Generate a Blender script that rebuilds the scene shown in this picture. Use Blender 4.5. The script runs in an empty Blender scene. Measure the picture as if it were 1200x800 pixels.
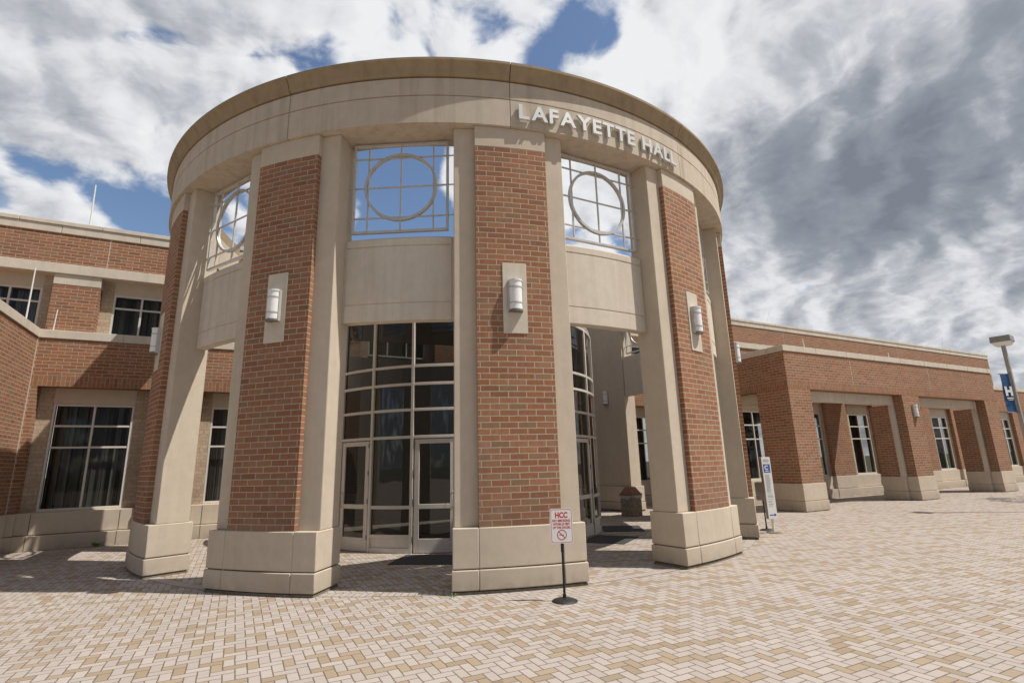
import bpy, bmesh, math, random
from mathutils import Vector, Matrix
R = math.radians
random.seed(7)
S = bpy.context.scene
COL = S.collection

# ------------------------------------------------------------------ camera
cam = bpy.data.cameras.new("camera"); camo = bpy.data.objects.new("camera", cam); COL.objects.link(camo)
cr = Vector((0.8900076, -0.4551817, -0.0263824)); cu = Vector((-0.0812171, -0.2152081, 0.9731851)); cf = Vector((0.4486538, 0.8639994, 0.2285054))
M4 = Matrix.Identity(4)
for i in range(3):
    M4[i][0] = cr[i]; M4[i][1] = cu[i]; M4[i][2] = -cf[i]
M4[0][3], M4[1][3], M4[2][3] = -5.738, -14.4555, 1.75
camo.matrix_world = M4
cam.sensor_fit = 'HORIZONTAL'; cam.sensor_width = 36; cam.lens = 18.43; cam.clip_start = 0.05; cam.clip_end = 3000
S.camera = camo

# ------------------------------------------------------------------ exposure, sun, sky
S.view_settings.view_transform = 'Standard'; S.view_settings.look = 'None'
S.view_settings.exposure = 0.1; S.view_settings.gamma = 1.0; S.view_settings.use_curve_mapping = False
SUN_EL = 59.0
SUN_AZ = -40.0   # degrees from +x
SUN_DIR = Vector((math.cos(R(SUN_AZ)) * math.cos(R(SUN_EL)), math.sin(R(SUN_AZ)) * math.cos(R(SUN_EL)), math.sin(R(SUN_EL))))
sl = bpy.data.lights.new("sun", 'SUN'); sl.energy = 4.7; sl.angle = R(0.53); sl.color = (1.0, 0.96, 0.90)
so = bpy.data.objects.new("sun", sl); COL.objects.link(so)
so.rotation_euler = SUN_DIR.to_track_quat('Z', 'Y').to_euler(); so.location = SUN_DIR * 60

W = bpy.data.worlds.new("World"); S.world = W; W.use_nodes = True
nt = W.node_tree; nt.nodes.clear()
def NN(t, typ, **kw):
    n = t.nodes.new(typ)
    for k, v in kw.items(): setattr(n, k, v)
    return n
class G:
    """small helper for math node graphs"""
    def __init__(s, t): s.t = t
    def lk(s, a, b): s.t.links.new(a, b)
    def put(s, sock, v):
        if hasattr(v, 'is_output'): s.lk(v, sock)
        else: sock.default_value = v
    def m(s, op, a, b=None, c=None, clamp=False):
        n = s.t.nodes.new('ShaderNodeMath'); n.operation = op; n.use_clamp = clamp
        for i, v in enumerate((a, b, c)):
            if v is not None: s.put(n.inputs[i], v)
        return n.outputs[0]
    def vm(s, op, a, b=None):
        n = s.t.nodes.new('ShaderNodeVectorMath'); n.operation = op
        s.put(n.inputs[0], a)
        if b is not None: s.put(n.inputs[1], b)
        return n.outputs['Value'] if op in ('DOT_PRODUCT', 'LENGTH', 'DISTANCE') else n.outputs[0]
    def xyz(s, v):
        n = s.t.nodes.new('ShaderNodeSeparateXYZ'); s.put(n.inputs[0], v); return n.outputs
    def cxyz(s, x, y, z=0.0):
        n = s.t.nodes.new('ShaderNodeCombineXYZ')
        for i, v in enumerate((x, y, z)): s.put(n.inputs[i], v)
        return n.outputs[0]
    def noise(s, v, scale, detail=4, rough=.55, dist=0.0):
        n = s.t.nodes.new('ShaderNodeTexNoise'); s.put(n.inputs['Vector'], v)
        n.inputs['Scale'].default_value = scale; n.inputs['Detail'].default_value = detail
        n.inputs['Roughness'].default_value = rough; n.inputs['Distortion'].default_value = dist
        return n.outputs['Fac']
    def mix(s, f, a, b, typ='MIX'):
        n = s.t.nodes.new('ShaderNodeMix'); n.data_type = 'RGBA'; n.blend_type = typ
        s.put(n.inputs[0], f); s.put(n.inputs[6], a); s.put(n.inputs[7], b)
        return n.outputs[2]
    def ramp(s, f, stops, interp='LINEAR'):
        n = s.t.nodes.new('ShaderNodeValToRGB'); n.color_ramp.interpolation = interp
        e = n.color_ramp.elements
        while len(e) < len(stops): e.new(0.5)
        for el, (p, c) in zip(e, stops):
            el.position = p; el.color = c if len(c) == 4 else (*c, 1)
        s.put(n.inputs[0], f); return n.outputs[0]
    def mr(s, v, a, b, c, d, smooth=False):
        n = s.t.nodes.new('ShaderNodeMapRange'); n.clamp = True
        if smooth: n.interpolation_type = 'SMOOTHSTEP'
        s.put(n.inputs[0], v)
        for i, q in enumerate((a, b, c, d)): n.inputs[1 + i].default_value = q
        return n.outputs[0]
g = G(nt)
tc = NN(nt, 'ShaderNodeTexCoord')
dirv = g.vm('NORMALIZE', tc.outputs['Generated'])
dx, dy, dz = g.xyz(dirv)
den = g.m('MULTIPLY', g.m('ADD', g.m('MAXIMUM', dz, 0.0), 0.42), 0.60)
cp = g.cxyz(g.m('DIVIDE', dx, den), g.m('DIVIDE', dy, den), 0.0)
warp = NN(nt, 'ShaderNodeTexNoise'); warp.inputs['Scale'].default_value = 2.2; warp.inputs['Detail'].default_value = 4
g.lk(cp, warp.inputs['Vector'])
cp2 = g.vm('ADD', cp, g.vm('MULTIPLY', g.vm('SUBTRACT', warp.outputs['Color'], (0.5, 0.5, 0.5)), (0.22, 0.22, 0.22)))
def puff(v):
    """lumpy cumulus density: soft cells at two sizes broken up by noise"""
    def cell(sc):
        n = NN(nt, 'ShaderNodeTexVoronoi'); n.feature = 'F1'; n.inputs['Scale'].default_value = sc
        g.lk(v, n.inputs['Vector']); return n.outputs['Distance']
    c = g.m('MULTIPLY', cell(5.5), -0.40)
    return g.m('ADD', g.m('ADD', c, g.m('MULTIPLY', g.noise(v, 1.7, 7, .58), 1.25)), g.m('MULTIPLY', g.noise(v, 7.0, 4, .56), 0.42))
SO = Vector((SUN_DIR.x, SUN_DIR.y, 0)) * 0.08
d0 = puff(cp2); d1 = puff(g.vm('ADD', cp2, tuple(SO)))
relief = g.m('SUBTRACT', d1, d0)          # > 0 : thicker cloud lies between here and the sun
n_shade = g.noise(g.vm('ADD', cp2, (3.3, 1.7, 0.4)), 1.25, 6, .6)
def blob(d, sharp):
    d = Vector(d).normalized()
    dt = g.vm('DOT_PRODUCT', dirv, tuple(d))
    return g.m('POWER', g.m('MAXIMUM', dt, 0.0), sharp)
def field(lst):
    acc = None
    for d, sh, a in lst:
        b = g.m('MULTIPLY', blob(d, sh), a)
        acc = b if acc is None else g.m('ADD', acc, b)
    return acc
cover_bias = field([((-0.19, 0.89, 0.41), 100, -0.30), ((-0.02, 0.90, 0.42), 300, -0.20), ((0.05, 0.75, 0.66), 700, -0.22), ((0.46, 0.56, 0.68), 900, -0.24),
                    ((0.36, 0.63, 0.68), 900, 0.16), ((0.20, 0.84, 0.49), 130, -0.52), ((0.81, 0.52, 0.26), 2500, -0.28), ((0.76, 0.58, 0.27), 2500, -0.20),
                    ((-0.17, 0.75, 0.62), 14, 0.22), ((-0.25, 0.90, 0.34), 700, 0.30), ((0.85, 0.30, 0.42), 9, 0.34), ((0.05, 0.93, 0.36), 500, 0.10), ((0.315, 0.80, 0.50), 900, 0.22)])
def cen(n, k): return g.m('MULTIPLY', g.m('SUBTRACT', n, 0.5), k)
cov = g.m('ADD', g.m('ADD', d0, -0.02), cover_bias)
mask = g.mr(cov, 0.42, 0.60, 0, 1, True)
thick = g.mr(cov, 0.52, 0.95, 0, 1)
dark_bias = field([((-0.35, -0.88, 0.30), 1.6, 0.60), ((-0.9, -0.25, 0.3), 4, 0.3), ((0.82, 0.46, 0.365), 60, 0.24), ((0.88, 0.28, 0.40), 26, 0.14), ((0.72, 0.52, 0.46), 120, 0.08), ((-0.29, 0.79, 0.54), 60, 0.10),  # first two blobs: unseen dark cloud behind camera, added to dim ambient light
                   ((0.49, 0.61, 0.62), 130, -0.14), ((0.60, 0.50, 0.62), 160, -0.12), ((0.78, 0.55, 0.28), 150, -0.16), ((0.91, 0.36, 0.22), 120, -0.12), ((-0.24, 0.9, 0.36), 300, -0.12), ((0.1, .72, .7), 60, -0.06)])
shade = g.m('ADD', g.m('ADD', cen(n_shade, 0.85), g.m('ADD', g.m('MULTIPLY', relief, 1.1), 0.46)), g.m('ADD', dark_bias, g.m('MULTIPLY', g.m('SUBTRACT', thick, 0.4), 0.15)))
ccol = g.ramp(shade, [(0.28, (0.84, 0.85, 0.87)), (0.44, (0.72, 0.73, 0.755)), (0.58, (0.49, 0.51, 0.55)), (0.74, (0.31, 0.335, 0.385)), (1.0, (0.20, 0.225, 0.27))])
sky = NN(nt, 'ShaderNodeTexSky'); sky.sky_type = 'NISHITA'; sky.sun_disc = False
sky.sun_elevation = R(SUN_EL); sky.sun_rotation = R(90 - SUN_AZ); sky.air_density = 1.0; sky.dust_density = 0.6; sky.ozone_density = 2.0
bg1 = NN(nt, 'ShaderNodeBackground'); bg1.inputs[1].default_value = 0.12; g.lk(sky.outputs[0], bg1.inputs[0])
bg2 = NN(nt, 'ShaderNodeBackground'); bg2.inputs[1].default_value = 0.95; g.lk(ccol, bg2.inputs[0])
mixs = NN(nt, 'ShaderNodeMixShader'); g.lk(mask, mixs.inputs[0]); g.lk(bg1.outputs[0], mixs.inputs[1]); g.lk(bg2.outputs[0], mixs.inputs[2])
wo = NN(nt, 'ShaderNodeOutputWorld'); g.lk(mixs.outputs[0], wo.inputs[0])
W.cycles.sampling_method = 'MANUAL'; W.cycles.sample_map_resolution = 512

S.cycles.max_bounces = 8; S.cycles.diffuse_bounces = 3; S.cycles.transparent_max_bounces = 12
# ------------------------------------------------------------------ materials
MATS = {}
def newmat(name):
    m = bpy.data.materials.new(name); m.use_nodes = True
    t = m.node_tree; t.nodes.clear(); h = G(t)
    b = NN(t, 'ShaderNodeBsdfPrincipled'); o = NN(t, 'ShaderNodeOutputMaterial'); h.lk(b.outputs[0], o.inputs[0])
    MATS[name] = m
    return m, h, b
def bump(h, b, height, strength, dist):
    n = NN(h.t, 'ShaderNodeBump'); n.inputs['Strength'].default_value = strength; n.inputs['Distance'].default_value = dist
    h.lk(height, n.inputs['Height']); h.lk(n.outputs[0], b.inputs['Normal'])
def pos(h): return NN(h.t, 'ShaderNodeNewGeometry').outputs['Position']
def uvn(h): return NN(h.t, 'ShaderNodeUVMap', uv_map='UVMap').outputs[0]
def plain(name, col, rough=.6, metal=0.0, var=0.08, scale=8.0, spec=.4):
    m, h, b = newmat(name)
    n = h.noise(pos(h), scale, 4)
    c = h.mix(h.mr(n, .3, .7, 0, 1), tuple(x * (1 - var) for x in col) + (1,), tuple(min(1, x * (1 + var)) for x in col) + (1,))
    h.lk(c, b.inputs['Base Color']); b.inputs['Roughness'].default_value = rough; b.inputs['Metallic'].default_value = metal
    b.inputs['Specular IOR Level'].default_value = spec
    return m
def concrete(name, col, stain=(.2, .15, .1), streak=.25, rough=.9, grime=0.0):
    m, h, b = newmat(name)
    p = pos(h)
    px, py, pz = h.xyz(p)
    n1 = h.noise(p, 0.7, 5, .6); n2 = h.noise(p, 6.0, 5, .6); n3 = h.noise(p, 90.0, 3, .7)
    stv = h.cxyz(h.m('MULTIPLY', px, 5.0), h.m('MULTIPLY', py, 5.0), h.m('MULTIPLY', pz, 0.28))
    n4 = h.noise(stv, 1.0, 5, .65)
    f = h.m('ADD', h.m('MULTIPLY', n1, .55), h.m('MULTIPLY', n2, .45))
    c = h.mix(h.mr(f, .3, .7, 0, 1), tuple(x * .86 for x in col) + (1,), tuple(x * 1.1 for x in col) + (1,))
    c = h.mix(h.m('MULTIPLY', h.mr(n4, .45, .75, 0, 1), streak), c, (*stain, 1))
    c = h.mix(h.mr(n3, .35, .75, 0.0, .22), c, tuple(x * .62 for x in col) + (1,))
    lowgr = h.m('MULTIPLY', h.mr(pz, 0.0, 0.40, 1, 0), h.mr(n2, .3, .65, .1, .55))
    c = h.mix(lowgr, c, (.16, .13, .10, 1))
    if grime:
        c = h.mix(h.m('MULTIPLY', h.mr(n1, .4, .65, 0, 1), grime), c, (*stain, 1))
    h.lk(c, b.inputs['Base Color']); b.inputs['Roughness'].default_value = rough; b.inputs['Specular IOR Level'].default_value = .25
    bump(h, b, h.m('ADD', h.m('MULTIPLY', n3, .5), h.m('MULTIPLY', n2, .5)), .35, .006)
    return m
def brick(name, stops, mortar, bw=.287, rh=.0937, ms=.0075, swap=False, rough=.92, bstr=.8):
    m, h, b = newmat(name)
    uv = uvn(h)
    oi = NN(h.t, 'ShaderNodeObjectInfo').outputs['Random']
    k = h.m('FLOOR', h.m('MULTIPLY', oi, 37.0))
    v = h.vm('ADD', uv, h.cxyz(h.m('MULTIPLY', k, bw * 2), h.m('MULTIPLY', k, rh * 2)))
    wob = NN(h.t, 'ShaderNodeTexNoise'); wob.inputs['Scale'].default_value = 14; wob.inputs['Detail'].default_value = 2; h.lk(v, wob.inputs['Vector'])
    v = h.vm('ADD', v, h.vm('MULTIPLY', h.vm('SUBTRACT', wob.outputs['Color'], (.5, .5, .5)), (.006, .006, 0)))
    t = NN(h.t, 'ShaderNodeTexBrick'); t.offset = .5; t.offset_frequency = 2; t.squash = 1
    t.inputs['Scale'].default_value = 1; t.inputs['Mortar Size'].default_value = ms; t.inputs['Mortar Smooth'].default_value = .15
    t.inputs['Brick Width'].default_value = bw; t.inputs['Row Height'].default_value = rh; t.inputs['Bias'].default_value = 0
    t.inputs['Color1'].default_value = (0, 0, 0, 1); t.inputs['Color2'].default_value = (1, 1, 1, 1); t.inputs['Mortar'].default_value = (.5, .5, .5, 1)
    h.lk(v, t.inputs['Vector'])
    bc = h.ramp(t.outputs['Color'], stops)
    p = pos(h)
    n2 = h.noise(p, 22, 4, .65); n1 = h.noise(p, .8, 4); n3 = h.noise(p, 160, 2)
    blot = h.noise(h.vm('MULTIPLY', uv, (16.0, 6.0, 1.0)) if not swap else h.vm('MULTIPLY', uv, (6.0, 16.0, 1.0)), 1.0, 3, .6)
    bc = h.mix(h.mr(blot, .52, .70, 0, .5), bc, (.19, .105, .055, 1))
    bc = h.mix(h.mr(blot, .30, .46, .35, 0), bc, (.45, .18, .075, 1))
    bc = h.mix(h.mr(n2, .35, .7, 0, .30), bc, (.15, .075, .047, 1))
    bc = h.mix(h.mr(n3, .4, .7, 0, .2), bc, (.45, .23, .12, 1))
    mc = h.mix(h.mr(n2, .3, .7, 0, 1), tuple(x * .8 for x in mortar) + (1,), (*mortar, 1))
    c = h.mix(t.outputs['Fac'], bc, mc)
    c = h.mix(h.mr(n1, .45, .75, 0, .3), c, (.20, .12, .08, 1))
    pz_ = h.xyz(p)[2]
    eff = h.m('MULTIPLY', h.mr(h.noise(p, 1.6, 5, .7), .58, .72, 0, .20), h.mr(h.noise(p, 9.0, 3), .35, .65, .3, 1))
    c = h.mix(eff, c, (.46, .40, .33, 1))
    c = h.mix(h.m('MULTIPLY', h.mr(pz_, .85, 1.6, 1, 0), h.mr(n2, .3, .7, .1, .4)), c, (.17, .13, .10, 1))
    h.lk(c, b.inputs['Base Color']); b.inputs['Roughness'].default_value = rough; b.inputs['Specular IOR Level'].default_value = .25
    hh = h.m('ADD', h.m('MULTIPLY', h.m('SUBTRACT', 1.0, t.outputs['Fac']), .8), h.m('MULTIPLY', n2, .25))
    bump(h, b, hh, bstr, .008)
    return m
CONC = concrete('precast_concrete', (.565, .478, .372), (.30, .22, .145), .14)
CONC_S = concrete('panel_concrete', (.63, .555, .455), (.34, .25, .165), .32)
CONC_W = concrete('weathered_concrete', (.56, .475, .375), (.23, .17, .115), .45, grime=.15)
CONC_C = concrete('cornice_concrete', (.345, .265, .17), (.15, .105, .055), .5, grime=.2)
CONC_L = concrete('coping_concrete', (.62, .545, .445), (.25, .19, .13), .22)
CAULK = plain('joint_sealant', (.52, .45, .37), .8)
DARKJ = plain('joint_shadow_gap', (.12, .10, .08), .95)
BST = [(0.0, (.215, .092, .049)), (.25, (.315, .132, .066)), (.5, (.26, .112, .058)), (.72, (.36, .16, .082)), (.88, (.31, .163, .09)), (1.0, (.225, .142, .082))]
BRICK = brick('red_brick', BST, (.49, .42, .32))
SOLD = brick('soldier_brick', BST, (.40, .32, .24))
BLOCK = brick('split_block', [(0, (.47, .385, .275)), (.5, (.52, .43, .315)), (1, (.57, .475, .35))], (.40, .33, .24), .40, .104, .008, bstr=.5)
ALU = plain('painted_aluminium', (.60, .55, .49), .4, 0.0, .05, spec=.5)
ALU_W = plain('white_frame', (.62, .58, .52), .4, 0.0, .05)
STEEL = plain('grille_steel', (.54, .515, .47), .36, 0.3, .10)
WHITE = plain('white_enamel', (.72, .71, .68), .35, 0, .03)
LETTER = plain('brushed_letter_metal', (.66, .65, .62), .35, 0.3, .05)
GREYM = plain('grey_metal', (.20, .19, .175), .45, .4, .15)
BLACK = plain('black_rubber', (.018, .018, .019), .6, 0, .3)
MAT_D = plain('mat_fibre', (.045, .045, .047), .95, 0, .35, 60)
REDP = plain('red_ink', (.55, .03, .03), .5)
BLUEP = plain('blue_ink', (.045, .11, .36), .5)
NAVY = plain('navy_vinyl', (.018, .075, .19), .55, 0, .1)
SIGNW = plain('sign_white', (.78, .77, .74), .45, 0, .02)
SIGNG = plain('grey_ink', (.34, .35, .37), .6)
DARKW = plain('dark_interior', (.05, .045, .04), .9)  # dark colour stands in for unlit rooms and lobby behind the glass
LID = plain('brown_lid', (.27, .13, .085), .6, 0, .12)
DIFF = plain('acrylic_diffuser', (.80, .79, .76), .4, 0, .02)
LEAF = plain('leaf_green', (.06, .12, .025), .6, 0, .4, 3)
BARK = plain('bark_brown', (.10, .075, .055), .95, 0, .3, 12)
SOIL = plain('grit_soil', (.19, .16, .115), .95, 0, .3, 20)
ROOF = plain('roof_membrane', (.30, .28, .26), .9)
# aggregate for the bin
m, h, b = newmat('exposed_aggregate')
p_ = pos(h); vv = NN(h.t, 'ShaderNodeTexVoronoi'); vv.inputs['Scale'].default_value = 45; h.lk(p_, vv.inputs['Vector'])
h.lk(h.ramp(vv.outputs['Color'], [(0, (.12, .09, .07)), (.5, (.32, .26, .2)), (1, (.5, .44, .36))]), b.inputs['Base Color'])
b.inputs['Roughness'].default_value = .9; bump(h, b, vv.outputs['Distance'], .8, .01); AGG = m
# blinds
m, h, b = newmat('vertical_blinds')
ux, uy, uz = h.xyz(uvn(h))
st = h.m('FRACT', h.m('MULTIPLY', ux, 9.0)); rn = NN(h.t, 'ShaderNodeTexWhiteNoise', noise_dimensions='1D'); h.lk(h.m('FLOOR', h.m('MULTIPLY', ux, 9.0)), rn.inputs['W'])
h.lk(h.mix(h.mr(rn.outputs['Value'], 0, 1, 0, 1), (.04, .04, .038, 1), (.36, .355, .34, 1)), b.inputs['Base Color'])
bump(h, b, h.m('ABSOLUTE', h.m('SUBTRACT', st, .5)), 1.0, .05); b.inputs['Roughness'].default_value = .8; BLIND = m
# glass
def glass(name, tint, refl=1.15):
    m = bpy.data.materials.new(name); m.use_nodes = True; t = m.node_tree; t.nodes.clear(); h = G(t)
    tr = NN(t, 'ShaderNodeBsdfTransparent'); tr.inputs[0].default_value = (*tint, 1)
    gl = NN(t, 'ShaderNodeBsdfGlossy'); gl.inputs['Roughness'].default_value = .01; gl.inputs['Color'].default_value = (.95, .95, .95, 1)
    wv = h.noise(pos(h), 1.3, 2); bn = NN(t, 'ShaderNodeBump'); bn.inputs['Strength'].default_value = .04; bn.inputs['Distance'].default_value = .05
    h.lk(wv, bn.inputs['Height']); h.lk(bn.outputs[0], gl.inputs['Normal'])
    fr = NN(t, 'ShaderNodeFresnel'); fr.inputs[0].default_value = 1.5
    mx = NN(t, 'ShaderNodeMixShader'); bf = NN(t, 'ShaderNodeNewGeometry').outputs['Backfacing']; h.lk(h.m('MULTIPLY', h.m('MULTIPLY', fr.outputs[0], refl, clamp=True), h.m('SUBTRACT', 1.0, bf)), mx.inputs[0]); h.lk(tr.outputs[0], mx.inputs[1]); h.lk(gl.outputs[0], mx.inputs[2])
    o = NN(t, 'ShaderNodeOutputMaterial'); h.lk(mx.outputs[0], o.inputs[0]); return m
GLASS = glass('tinted_glass', (.42, .42, .41)); GLASS_D = glass('dark_tinted_glass', (.70, .70, .68), .5)
# herringbone pavers
def pavers(name, border=False):
    m, h, b = newmat(name)
    p = pos(h); x, y, z = h.xyz(p)
    n0 = NN(h.t, 'ShaderNodeTexNoise'); n0.inputs['Scale'].default_value = 9; h.lk(p, n0.inputs['Vector'])
    if border:
        u, v, _ = h.xyz(uvn(h))
        X = h.m('DIVIDE', u, 0.1); i = h.m('FLOOR', X); fx = h.m('FRACT', X)
        e = h.m('MULTIPLY', h.m('MINIMUM', h.m('MINIMUM', fx, h.m('SUBTRACT', 1.0, fx)), h.m('MINIMUM', h.m('DIVIDE', v, .1), h.m('DIVIDE', h.m('SUBTRACT', .2, v), .1))), 1.0)
        idv = h.cxyz(i, 3.0, 0.0); frac = .04
    else:
        sx, sy, _ = h.xyz(n0.outputs['Color'])
        X = h.m('ADD', h.m('DIVIDE', x, 0.1), h.m('MULTIPLY', h.m('SUBTRACT', sx, .5), .10)); Y = h.m('ADD', h.m('DIVIDE', y, 0.1), h.m('MULTIPLY', h.m('SUBTRACT', sy, .5), .10))
        i = h.m('FLOOR', X); j = h.m('FLOOR', Y); fx = h.m('FRACT', X); fy = h.m('FRACT', Y)
        k = h.m('FLOORED_MODULO', h.m('SUBTRACT', i, j), 4.0)
        def eq(q): return h.m('COMPARE', k, float(q), .3)
        is1, is2, is3 = eq(1), eq(2), eq(3); isv = h.m('ADD', is2, is3); is0 = eq(0)
        gx = h.m('SUBTRACT', 1.0, fx); gy = h.m('SUBTRACT', 1.0, fy)
        def sel(f, a, bb): return h.m('ADD', h.m('MULTIPLY', f, a), h.m('MULTIPLY', h.m('SUBTRACT', 1.0, f), bb))
        eh = h.m('MINIMUM', sel(is1, gx, fx), h.m('MINIMUM', fy, gy))
        ev = h.m('MINIMUM', sel(is2, gy, fy), h.m('MINIMUM', fx, gx))
        e = sel(isv, ev, eh)
        idv = h.cxyz(h.m('SUBTRACT', i, is1), h.m('ADD', j, is3), h.m('MULTIPLY', isv, 7.0)); frac = .24
    wn = NN(h.t, 'ShaderNodeTexWhiteNoise', noise_dimensions='3D'); h.lk(idv, wn.inputs['Vector'])
    r1 = wn.outputs['Value']; rc = h.xyz(wn.outputs['Color'])
    light = h.mix(rc[1], (.372, .322, .286, 1), (.432, .378, .338, 1)); tan = h.mix(rc[2], (.29, .215, .142, 1), (.35, .265, .18, 1))
    if not border:
        ix, iy, _ = h.xyz(idv)
        lat = h.m('LESS_THAN', h.m('FLOORED_MODULO', h.m('ADD', h.m('MULTIPLY', ix, 3.0), h.m('MULTIPLY', iy, 2.0)), 7.0), 1.5)
        frac = h.m('ADD', h.m('MULTIPLY', lat, .60), .11)
    c = h.mix(h.m('LESS_THAN', r1, frac), light, tan)
    nf = h.noise(p, 140, 2, .6); nm = h.noise(p, 2.2, 5, .6); nl = h.noise(p, .35, 4, .55)
    c = h.mix(h.mr(nf, .35, .7, 0, .25), c, (.30, .25, .20, 1))
    c = h.mix(h.mr(nm, .5, .75, 0, .18), c, (.27, .22, .17, 1))
    c = h.mix(h.mr(nl, .45, .7, 0, .12), c, (.33, .28, .22, 1))
    vs = NN(h.t, 'ShaderNodeTexVoronoi'); vs.inputs['Scale'].default_value = 1.1; h.lk(p, vs.inputs['Vector'])
    spot = h.m('MULTIPLY', h.m('LESS_THAN', vs.outputs['Distance'], h.m('MULTIPLY', h.xyz(vs.outputs['Color'])[0], .045)), .45)
    c = h.mix(spot, c, (.12, .10, .085, 1))
    nt2 = h.noise(h.vm('MULTIPLY', p, (1.0, .35, 1.0)), .5, 5, .65)
    c = h.mix(h.mr(nt2, .5, .72, 0, .2), c, (.25, .21, .17, 1))
    c = h.mix(h.mr(h.noise(p, 1.0, 6, .7), .58, .72, 0, .22), c, (.20, .165, .13, 1))
    joint = h.mr(e, .032, .075, 1, 0)
    c = h.mix(h.m('MULTIPLY', joint, .95), c, (.13, .095, .062, 1))
    h.lk(c, b.inputs['Base Color']); b.inputs['Roughness'].default_value = .88; b.inputs['Specular IOR Level'].default_value = .3
    hh = h.m('ADD', h.m('MULTIPLY', h.m('SUBTRACT', 1.0, h.mr(e, .015, .09, 1, 0)), 1.0), h.m('ADD', h.m('MULTIPLY', nf, .25), h.m('MULTIPLY', rc[0], .35)))
    bump(h, b, hh, .5, .006)
    return m
PAVE = pavers('herringbone_pavers'); PAVE_B = pavers('border_pavers', True)
m, h, b = newmat('far_ground')
h.lk(h.mix(h.mr(h.noise(pos(h), .05, 5), .4, .6, 0, 1), (.04, .06, .02, 1), (.07, .07, .05, 1)), b.inputs['Base Color']); b.inputs['Roughness'].default_value = 1; FAR = m

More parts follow.
